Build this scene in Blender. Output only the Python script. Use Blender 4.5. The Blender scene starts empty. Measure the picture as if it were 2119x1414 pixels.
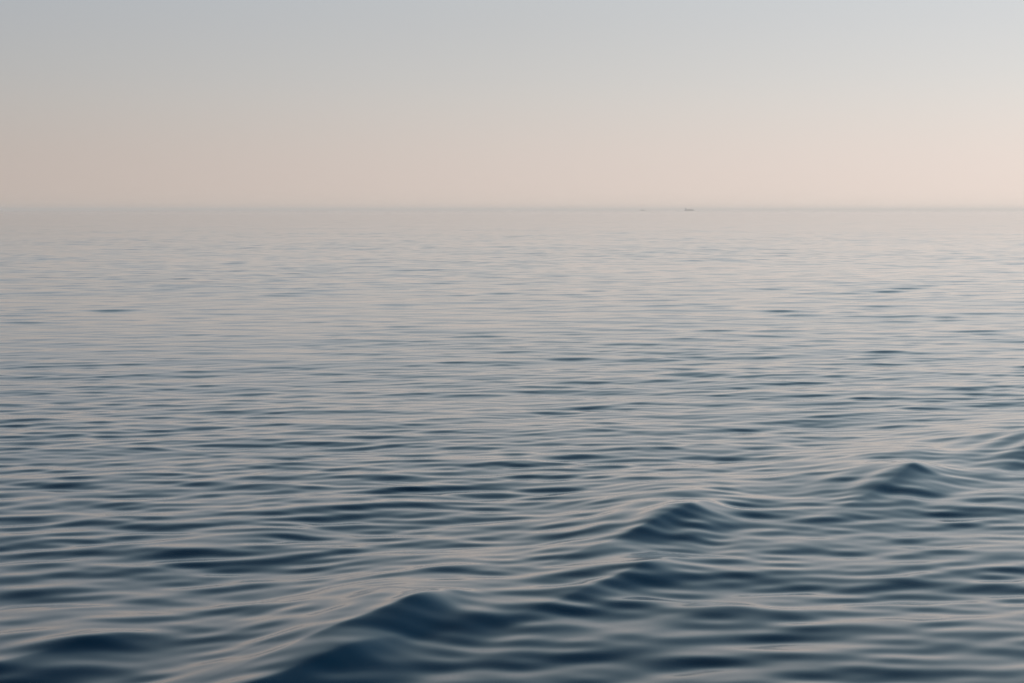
import bpy, bmesh, math
import numpy as np
from mathutils import Vector

R = math.radians
scene = bpy.context.scene
col = scene.collection

# ------------------------------------------------------------------ camera
CAM_H = 5.0
PITCH = math.atan(272 / 2943.0)
cam_data = bpy.data.cameras.new('camera')
cam_data.sensor_width = 36.0
cam_data.lens = 50.0
cam_data.clip_start = 0.1
cam_data.clip_end = 200000.0
cam = bpy.data.objects.new('camera', cam_data)
col.objects.link(cam)
cam.location = (0, 0, CAM_H)
cam.rotation_euler = (math.pi / 2 - PITCH, 0, 0)
scene.camera = cam

# ------------------------------------------------------------------ sky and sun
SUN_EL, SUN_AZ = R(5.0), R(80.0)          # low evening sun, off to the right of the view
world = bpy.data.worlds.new('World')
scene.world = world
world.use_nodes = True
nt = world.node_tree
nt.nodes.clear()
N, L = nt.nodes.new, nt.links.new
out = N('ShaderNodeOutputWorld')
bg = N('ShaderNodeBackground')
bg.inputs['Strength'].default_value = 1.0
sky = N('ShaderNodeTexSky')
sky.sky_type = 'NISHITA'
sky.sun_disc = False
sky.sun_elevation = SUN_EL
sky.sun_rotation = SUN_AZ
sky.altitude = 5
sky.air_density = 1.0
sky.dust_density = 2.5
sky.ozone_density = 2.0
tc = N('ShaderNodeTexCoord')
sep = N('ShaderNodeSeparateXYZ')
L(tc.outputs['Generated'], sep.inputs[0])
ramp = N('ShaderNodeValToRGB')            # evening haze layers, by height above the horizon
cr = ramp.color_ramp
cr.interpolation = 'B_SPLINE'


def lin(r, g, b):
    f = lambda c: (c / 255) / 12.92 if c / 255 <= 0.04045 else ((c / 255 + 0.055) / 1.055) ** 2.4
    return (f(r), f(g), f(b), 1)


SKY_STOPS = [(0.0, (225, 209, 198)), (0.025, (223, 208, 200)), (0.055, (218, 208, 201)),
             (0.09, (209, 207, 204)), (0.14, (196, 198, 201)), (0.22, (199, 206, 210)),
             (0.36, (148, 176, 188)), (0.6, (68, 109, 140)), (1.0, (34, 72, 106))]
while len(cr.elements) < len(SKY_STOPS):
    cr.elements.new(0.5)
for e, (p, c) in zip(cr.elements, SKY_STOPS):
    e.position = p
    e.color = lin(*c)
L(sep.outputs['Z'], ramp.inputs[0])
# the side of the sky towards the sun is brighter
azm = N('ShaderNodeMapRange')
azm.inputs['From Min'].default_value = -1
azm.inputs['From Max'].default_value = 1
azm.inputs['To Min'].default_value = 0.37
azm.inputs['To Max'].default_value = 1.69
azm.clamp = False
L(sep.outputs['X'], azm.inputs['Value'])
tint = N('ShaderNodeMix')
tint.data_type = 'RGBA'
tint.blend_type = 'MULTIPLY'
tint.inputs[0].default_value = 1.0
L(ramp.outputs[0], tint.inputs[6])
cmb = N('ShaderNodeCombineColor')
for i in range(3):
    L(azm.outputs[0], cmb.inputs[i])
L(cmb.outputs[0], tint.inputs[7])
skys = N('ShaderNodeVectorMath')
skys.operation = 'SCALE'
skys.inputs['Scale'].default_value = 0.10
L(sky.outputs[0], skys.inputs[0])
mix = N('ShaderNodeMix')
mix.data_type = 'RGBA'
mix.inputs[0].default_value = 0.10
# away from the sun the upper air is a cooler blue
lf = N('ShaderNodeMapRange')
lf.inputs['From Min'].default_value = 0.0
lf.inputs['From Max'].default_value = -0.40
L(sep.outputs['X'], lf.inputs['Value'])
zf = N('ShaderNodeMapRange')
zf.inputs['From Min'].default_value = 0.04
zf.inputs['From Max'].default_value = 0.18
L(sep.outputs['Z'], zf.inputs['Value'])
kf = N('ShaderNodeMath')
kf.operation = 'MULTIPLY'
L(lf.outputs[0], kf.inputs[0])
L(zf.outputs[0], kf.inputs[1])
cool = N('ShaderNodeMix')
cool.data_type = 'RGBA'
cool.blend_type = 'MULTIPLY'
cool.inputs[7].default_value = (1.05, 1.08, 1.13, 1)
L(kf.outputs[0], cool.inputs[0])
L(tint.outputs[2], cool.inputs[6])
L(cool.outputs[2], mix.inputs[6])
L(skys.outputs[0], mix.inputs[7])
L(mix.outputs[2], bg.inputs['Color'])
L(bg.outputs[0], out.inputs['Surface'])

sun_d = bpy.data.lights.new('sun', 'SUN')
sun_d.energy = 5.0
sun_d.angle = R(8)
sun_d.color = (1.0, 0.90, 0.80)
sun = bpy.data.objects.new('sun', sun_d)
col.objects.link(sun)
sd = Vector((math.sin(SUN_AZ) * math.cos(SUN_EL), math.cos(SUN_AZ) * math.cos(SUN_EL), math.sin(SUN_EL)))
sun.rotation_euler = sd.to_track_quat('Z', 'Y').to_euler()

scene.view_settings.view_transform = 'Standard'
scene.view_settings.look = 'None'
scene.view_settings.exposure = 0.0
scene.view_settings.gamma = 1.0
scene.render.engine = 'CYCLES'
scene.cycles.use_denoising = True
scene.cycles.volume_bounces = 0
scene.cycles.max_bounces = 4


def principled(name, color, rough, **kw):
    m = bpy.data.materials.new(name)
    m.use_nodes = True
    p = m.node_tree.nodes['Principled BSDF']
    p.inputs['Base Color'].default_value = color if len(color) == 4 else (*color, 1)
    p.inputs['Roughness'].default_value = rough
    for k, v in kw.items():
        p.inputs[k].default_value = v
    return m, m.node_tree, p


# ------------------------------------------------------------------ sea surface
rng = np.random.default_rng(11)


def smooth(a, b, x):
    t = np.clip((x - a) / (b - a), 0, 1)
    return t * t * (3 - 2 * t)


# wind ripples and low swell: a sum of travelling waves, drawn once from a directional spectrum
NW = 420
lam = 0.31 * (60 / 0.31) ** (rng.random(NW))
ang = rng.normal(0, 1, NW) * np.where(lam < 1, 0.27, np.where(lam < 4, 0.34, 0.45)) + R(-84)
kx = np.cos(ang) * 2 * np.pi / lam
ky = np.sin(ang) * 2 * np.pi / lam
phs = rng.random(NW) * 2 * np.pi
SLOPE = 0.062
sl = np.where(lam < 0.8, 0.35 + 0.65 * (lam / 0.8), 1.0) * np.where(lam > 1.6, (1.6 / lam) ** 0.85, 1.0)
sl = sl * SLOPE * math.sqrt(2) / math.sqrt(np.sum(sl ** 2))
amp = sl * lam / (2 * np.pi)

# crests of a passing vessel's wake: (start, end of crest, height, half width front, half width back)
PACK = [
    ((-6.1, 10.3), (-1.40, 15.45), 0.20, 0.32, 0.85),
    ((-3.6, 14.0), (-0.95, 17.10), 0.20, 0.36, 1.20),
    ((-2.6, 18.6), (-0.80, 19.2), 0.07, 0.40, 0.90),
    ((-0.8, 15.9), (2.05, 19.3), 0.15, 0.36, 1.00),
    ((0.3, 19.2), (3.15, 22.8), 0.24, 0.38, 1.30),
    ((1.6, 23.8), (3.40, 24.6), 0.07, 0.50, 1.20),
    ((4.6, 22.2), (7.70, 26.2), 0.26, 0.45, 1.50),
    ((5.8, 27.6), (8.20, 28.4), 0.08, 0.60, 1.30),
    ((8.8, 26.0), (11.6, 30.0), 0.30, 0.50, 1.70),
    ((13.5, 30.0), (16.5, 35.0), 0.25, 0.6, 1.8),
    ((-6.2, 20.8), (-3.80, 21.6), 0.05, 0.50, 1.1),
    ((-7.6, 13.4), (-4.6, 15.9), 0.13, 0.60, 1.3),
]


def wake(x, y):
    h = np.zeros_like(x)
    calm = np.zeros_like(x)
    for (x0, y0), (x1, y1), A, wf, wb in PACK:
        dx, dy = x1 - x0, y1 - y0
        Ln = math.hypot(dx, dy)
        ux, uy = dx / Ln, dy / Ln
        nx, ny = uy, -ux                    # towards the camera side
        s = ((x - x0) * ux + (y - y0) * uy) / Ln
        bend = 0.10 * Ln * (s - 0.5) ** 2
        t = (x - x0) * nx + (y - y0) * ny + bend
        env = np.exp(-(np.clip(0.92 - s, 0, None) / 0.55) ** 2 - (np.clip(s - 0.92, 0, None) * Ln / 0.9) ** 2)
        e = 0.10
        d = np.sqrt(t * t + e * e) - e
        p = np.where(t > 0, np.exp(-d / wf), np.exp(-d / wb))
        p = p - 0.12 * np.exp(-((t - 2.6 * wf) / (1.3 * wf)) ** 2) - 0.22 * np.exp(-((t + 2.4 * wb) / (1.2 * wb)) ** 2)
        h += A * env * p
        calm = np.maximum(calm, (A / 0.24) * np.exp(-((t + 0.55 * wb) / (0.75 * wb)) ** 2) * env)
        # short ripples running alongside the crest
        rip = np.exp(-(t / 1.5) ** 2) * np.exp(-((s - 0.7) * Ln / 2.2) ** 2)
        h += 0.062 * A * rip * np.cos(2 * np.pi * (t / 0.80 + 0.35 * np.sin(1.1 * s * Ln + A * 40))) * (1 + 0.4 * np.sin(2.3 * s * Ln))
        # broad shoulder the crest rides on
        h += 0.38 * A * np.exp(-((x - x1 + 0.1) ** 2 / 2.6 + (y - y1 - 0.9) ** 2 / 5.0))
    return h, calm


# rows: dense close by, opening out with distance
rows = [-42000, -8000, -2000, -600, -200, -60, -20, 0, 5, 8, 10.0, 11.5]
y = 12.2
while y < 42000:
    rows.append(y)
    px = y * y / 7110.0 * 0.45
    y += max(0.028, min(px, 0.34)) if y < 150 else (0.34 * y / 150 if y < 700 else min(0.045 * y, 0.34 * y / 150 * (y / 700) ** 1.5))
rows.append(42000)
rows = np.array(rows, float)
drow = np.gradient(rows)
c_in = np.linspace(-0.44, 0.44, 1000)
c_out = 0.44 + np.geomspace(0.0015, 0.75, 110)
u = np.concatenate([-c_out[::-1], c_in, c_out])
ny_, nx_ = len(rows), len(u)
half = np.where(rows < 12, 16 + np.abs(rows - 12) * 1.2, 4 + rows)
X = (half[:, None] * u[None, :]).astype(np.float32)
# the outermost columns reach the sea's edge
for i in range(nx_):
    a = abs(u[i])
    if a > 1.185:
        X[:, i] = np.sign(u[i]) * 42000
        break
X[:, 0] = -42000
X[:, -1] = 42000
Y = np.repeat(rows[:, None], nx_, 1).astype(np.float32)
X = np.clip(X, -42000, 42000)
Z = np.zeros_like(X)
for j in range(NW):
    fade = smooth(1.8, 3.4, lam[j] / drow)
    r = np.where(fade > 0.001)[0]
    if len(r) == 0:
        continue
    a, b = r[0], r[-1] + 1
    ph = kx[j] * X[a:b] + ky[j] * Y[a:b] + phs[j]
    live = 0.87 + (0.50 if lam[j] < 1.3 else 0.0) * smooth(90, 16, rows[a:b])   # livelier near the wake
    Z[a:b] += (amp[j] * fade[a:b] * live)[:, None].astype(np.float32) * np.sin(ph, dtype=np.float32)
# patches where the breeze is stronger or weaker
gust = (0.5 + 0.22 * np.sin(X * 0.043 + Y * 0.071 + 1.3) + 0.18 * np.sin(-X * 0.11 + Y * 0.052 + 0.4)
        + 0.14 * np.sin(X * 0.19 + Y * 0.23 + 2.2))
gust = 0.72 + 0.56 * gust
nearfade = smooth(42000, 3000, np.abs(Y)) * smooth(11, 13, Y)
Z = Z * gust.astype(np.float32) * nearfade.astype(np.float32)
lean = ((2.0 - 1.3 * smooth(60, 22, Y)) * Z).astype(np.float32)       # the breeze leans each ripple over a little
lean[:, 0] = lean[:, -1] = 0
m = (rows > 11) & (rows < 60)
wk, calm = wake(X[m].astype(float), Y[m].astype(float))
Z[m] = Z[m] * (1 - 0.58 * np.clip(calm, 0, 1)) + wk      # the rising crest stretches the ripples flat
Z[:, 0] = 0
Z[:, -1] = 0

co = np.stack([X, Y - lean, Z], -1).reshape(-1, 3).astype(np.float32)
i0 = (np.arange(ny_ - 1)[:, None] * nx_ + np.arange(nx_ - 1)[None, :]).ravel()
quads = np.stack([i0, i0 + 1, i0 + nx_ + 1, i0 + nx_], -1).astype(np.int32)
me = bpy.data.meshes.new('sea')
me.vertices.add(len(co))
me.vertices.foreach_set('co', co.ravel())
me.loops.add(quads.size)
me.loops.foreach_set('vertex_index', quads.ravel())
me.polygons.add(len(quads))
me.polygons.foreach_set('loop_start', np.arange(0, quads.size, 4, dtype=np.int32))
me.polygons.foreach_set('loop_total', np.full(len(quads), 4, dtype=np.int32))
me.polygons.foreach_set('use_smooth', np.ones(len(quads), dtype=bool))
me.update(calc_edges=True)
sea = bpy.data.objects.new('sea', me)
col.objects.link(sea)
sea['kind'] = 'structure'
sea['label'] = 'calm dark blue open sea with soft ripples and a rolling wake'

mat, t_, p = principled('sea_water', (0.001, 0.014, 0.032), 0.12, **{'IOR': 1.36, 'Coat Weight': 0.78, 'Coat IOR': 1.36, 'Coat Roughness': 0.12})
n, l = t_.nodes.new, t_.links.new
geo = n('ShaderNodeNewGeometry')
sp = n('ShaderNodeSeparateXYZ')
l(geo.outputs['Position'], sp.inputs[0])
# fine unresolved ripples make far water duller than near water
mr = n('ShaderNodeMapRange')
mr.inputs['From Min'].default_value = 15
mr.inputs['From Max'].default_value = 120
mr.inputs['To Min'].default_value = 0.18
mr.inputs['To Max'].default_value = 0.11
l(sp.outputs['Y'], mr.inputs['Value'])
l(mr.outputs[0], p.inputs['Roughness'])
me.materials.append(mat)


# ------------------------------------------------------------------ ships on the horizon
def box(bm, cx, cy, cz, sx, sy, sz, taper=1.0):
    v = []
    for z, k in ((-0.5, 1.0), (0.5, taper)):
        for a, b in ((-0.5, -0.5), (0.5, -0.5), (0.5, 0.5), (-0.5, 0.5)):
            v.append(bm.verts.new((cx + a * sx * k, cy + b * sy * k, cz + z * sz)))
    for f in ((3, 2, 1, 0), (4, 5, 6, 7), (0, 1, 5, 4), (1, 2, 6, 5), (2, 3, 7, 6), (3, 0, 4, 7)):
        bm.faces.new([v[i] for i in f])


def tube(bm, cx, cy, z0, z1, r0, r1, seg=12):
    a = [bm.verts.new((cx + r0 * math.cos(2 * math.pi * i / seg), cy + r0 * math.sin(2 * math.pi * i / seg), z0)) for i in range(seg)]
    b = [bm.verts.new((cx + r1 * math.cos(2 * math.pi * i / seg), cy + r1 * math.sin(2 * math.pi * i / seg), z1)) for i in range(seg)]
    for i in range(seg):
        bm.faces.new((a[i], a[(i + 1) % seg], b[(i + 1) % seg], b[i]))
    bm.faces.new(b)
    bm.faces.new(a[::-1])


def obj(name, bm, m, parent=None):
    me = bpy.data.meshes.new(name)
    bmesh.ops.recalc_face_normals(bm, faces=bm.faces)
    bm.to_mesh(me)
    bm.free()
    me.materials.append(m)
    o = bpy.data.objects.new(name, me)
    col.objects.link(o)
    if parent:
        o.parent = parent
    return o


def thing(name, label, cat, loc, rz=0.0, group=None):
    o = bpy.data.objects.new(name, None)
    col.objects.link(o)
    o.location = loc
    o.rotation_euler = (0, 0, rz)
    o['label'] = label
    o['category'] = cat
    if group:
        o['group'] = group
    return o


def hull_mesh(Ln, B, zdeck, sheer, draft=1.5):
    """A ship's hull lofted from stations: square stern at -x, raked bow at +x."""
    bm = bmesh.new()
    rings = []
    ns = 16
    for i in range(ns + 1):
        s = i / ns
        w = B / 2 * (0.82 + 0.18 * min(1, s / 0.15)) * (1 - max(0, (s - 0.72) / 0.28) ** 2.2 * 0.96)
        zt = zdeck + sheer * (max(0, (s - 0.6) / 0.4) ** 2 + 0.25 * max(0, (0.15 - s) / 0.15))
        ring = []
        for zz, k in ((-draft, 0.75), (0.0, 0.92), (zt * 0.6, 1.0), (zt, 1.03)):
            xx = -Ln / 2 + s * Ln * (0.94 + 0.06 * max(0, zz) / (zdeck + sheer))
            ring.append((xx, -w * k, zz))
        pts = ring + [(a, -b, c) for a, b, c in ring[::-1]]
        rings.append([bm.verts.new(q) for q in pts])
    for r0, r1 in zip(rings, rings[1:]):
        m_ = len(r0)
        for j in range(m_):
            bm.faces.new((r0[j], r0[(j + 1) % m_], r1[(j + 1) % m_], r1[j]))
    bm.faces.new(rings[0])
    bm.faces.new(rings[-1][::-1])
    return bm


def paint(name, c, rough=0.5):
    m, t, p = principled(name, c, rough)
    nz = t.nodes.new('ShaderNodeTexNoise')
    nz.inputs['Scale'].default_value = 0.6
    nz.inputs['Detail'].default_value = 4
    r = t.nodes.new('ShaderNodeValToRGB')
    r.color_ramp.elements[0].color = (c[0] * 0.75, c[1] * 0.72, c[2] * 0.7, 1)
    r.color_ramp.elements[1].color = (*c, 1)
    tcn = t.nodes.new('ShaderNodeTexCoord')
    t.links.new(tcn.outputs['Object'], nz.inputs['Vector'])
    t.links.new(nz.outputs[0], r.inputs[0])
    t.links.new(r.outputs[0], p.inputs['Base Color'])
    return m


m_hull = paint('hull_paint', (0.08, 0.09, 0.105))
m_white = paint('house_paint', (0.36, 0.35, 0.34))
m_cargo = paint('cargo_paint', (0.19, 0.165, 0.15))
m_steel = paint('mast_paint', (0.10, 0.10, 0.11))
m_glass, _, _ = principled('bridge_glass', (0.01, 0.015, 0.02), 0.1)

F = 2943.0
D1 = 9000.0
ship = thing('cargo_ship', 'larger hazy grey cargo ship on the horizon with tall deckhouse at its left end',
             'ship', ((1425 - 1059.5) / F * D1, D1, 0), R(3), 'ships on the horizon')
obj('hull', hull_mesh(58, 11, 6.0, 2.2), m_hull, ship)
bm = bmesh.new()
box(bm, -23, 0, 6.1 + 3.5, 8.5, 10, 7.0)
box(bm, -22.6, 0, 13.1 + 1.5, 6.5, 9.2, 3.0)
box(bm, -22.2, 0, 16.1 + 1.3, 5.0, 11.0, 2.6)
house = obj('deckhouse', bm, m_white, ship)
bm = bmesh.new()
box(bm, -19.68, 0, 17.6, 0.06, 10, 1.0)
obj('window', bm, m_glass, house)
for sy in (-1, 1):
    bm = bmesh.new()
    box(bm, -22.2, sy * 5.52, 17.6, 4.4, 0.06, 1.0)
    obj('window', bm, m_glass, house)
bm = bmesh.new(); tube(bm, -26.2, 0, 12.9, 18.6, 1.3, 1.0); obj('funnel', bm, m_hull, ship)
bm = bmesh.new(); tube(bm, -23.0, 0, 18.7, 24.5, 0.35, 0.2); box(bm, -23.0, 0, 21.6, 0.3, 3.6, 0.3); obj('mast', bm, m_steel, ship)
for i in range(3):
    bm = bmesh.new()
    box(bm, -11 + i * 12.4, 0, 6.1 + 1.7, 11.2, 8.4, 3.4)
    obj('cargo_hatch', bm, m_cargo, ship)
bm = bmesh.new(); tube(bm, 26.2, 0, 7.8, 14.5, 0.3, 0.18); obj('foremast', bm, m_steel, ship)

D2 = 11000.0
boat = thing('coastal_vessel', 'tiny faint low vessel on the horizon left of the larger ship',
             'ship', ((1329 - 1059.5) / F * D2, D2, 0), R(-4), 'ships on the horizon')
obj('hull', hull_mesh(30, 7, 5.0, 1.8), m_hull, boat)
bm = bmesh.new()
box(bm, -5, 0, 5.1 + 2.4, 9.5, 5.6, 4.8)
box(bm, -4.2, 0, 9.9 + 1.2, 5.5, 4.8, 2.4)
house = obj('wheelhouse', bm, m_white, boat)
for sy in (-1, 1):
    bm = bmesh.new()
    box(bm, -4.2, sy * 2.43, 11.2, 4.6, 0.05, 0.9)
    obj('window', bm, m_glass, house)
bm = bmesh.new(); tube(bm, -4.6, 0, 12.4, 15.0, 0.22, 0.12); obj('mast', bm, m_steel, boat)

# ------------------------------------------------------------------ haze over the water
bm = bmesh.new()
box(bm, 0, 0, (25.5 - 3) / 2, 86000, 86000, 28.5)
hm = bpy.data.materials.new('haze_air')
hm.use_nodes = True
ht = hm.node_tree
ht.nodes.clear()
ho = ht.nodes.new('ShaderNodeOutputMaterial')
hv = ht.nodes.new('ShaderNodeVolumePrincipled')
hv.inputs['Color'].default_value = (1.0, 0.958, 0.925, 1)
hv.inputs['Density'].default_value = 0.00012
hv.inputs['Anisotropy'].default_value = 0.2
ht.links.new(hv.outputs[0], ho.inputs['Volume'])
haze = obj('haze', bm, hm)
haze['kind'] = 'stuff'
haze['label'] = 'thin pale haze lying over the sea'
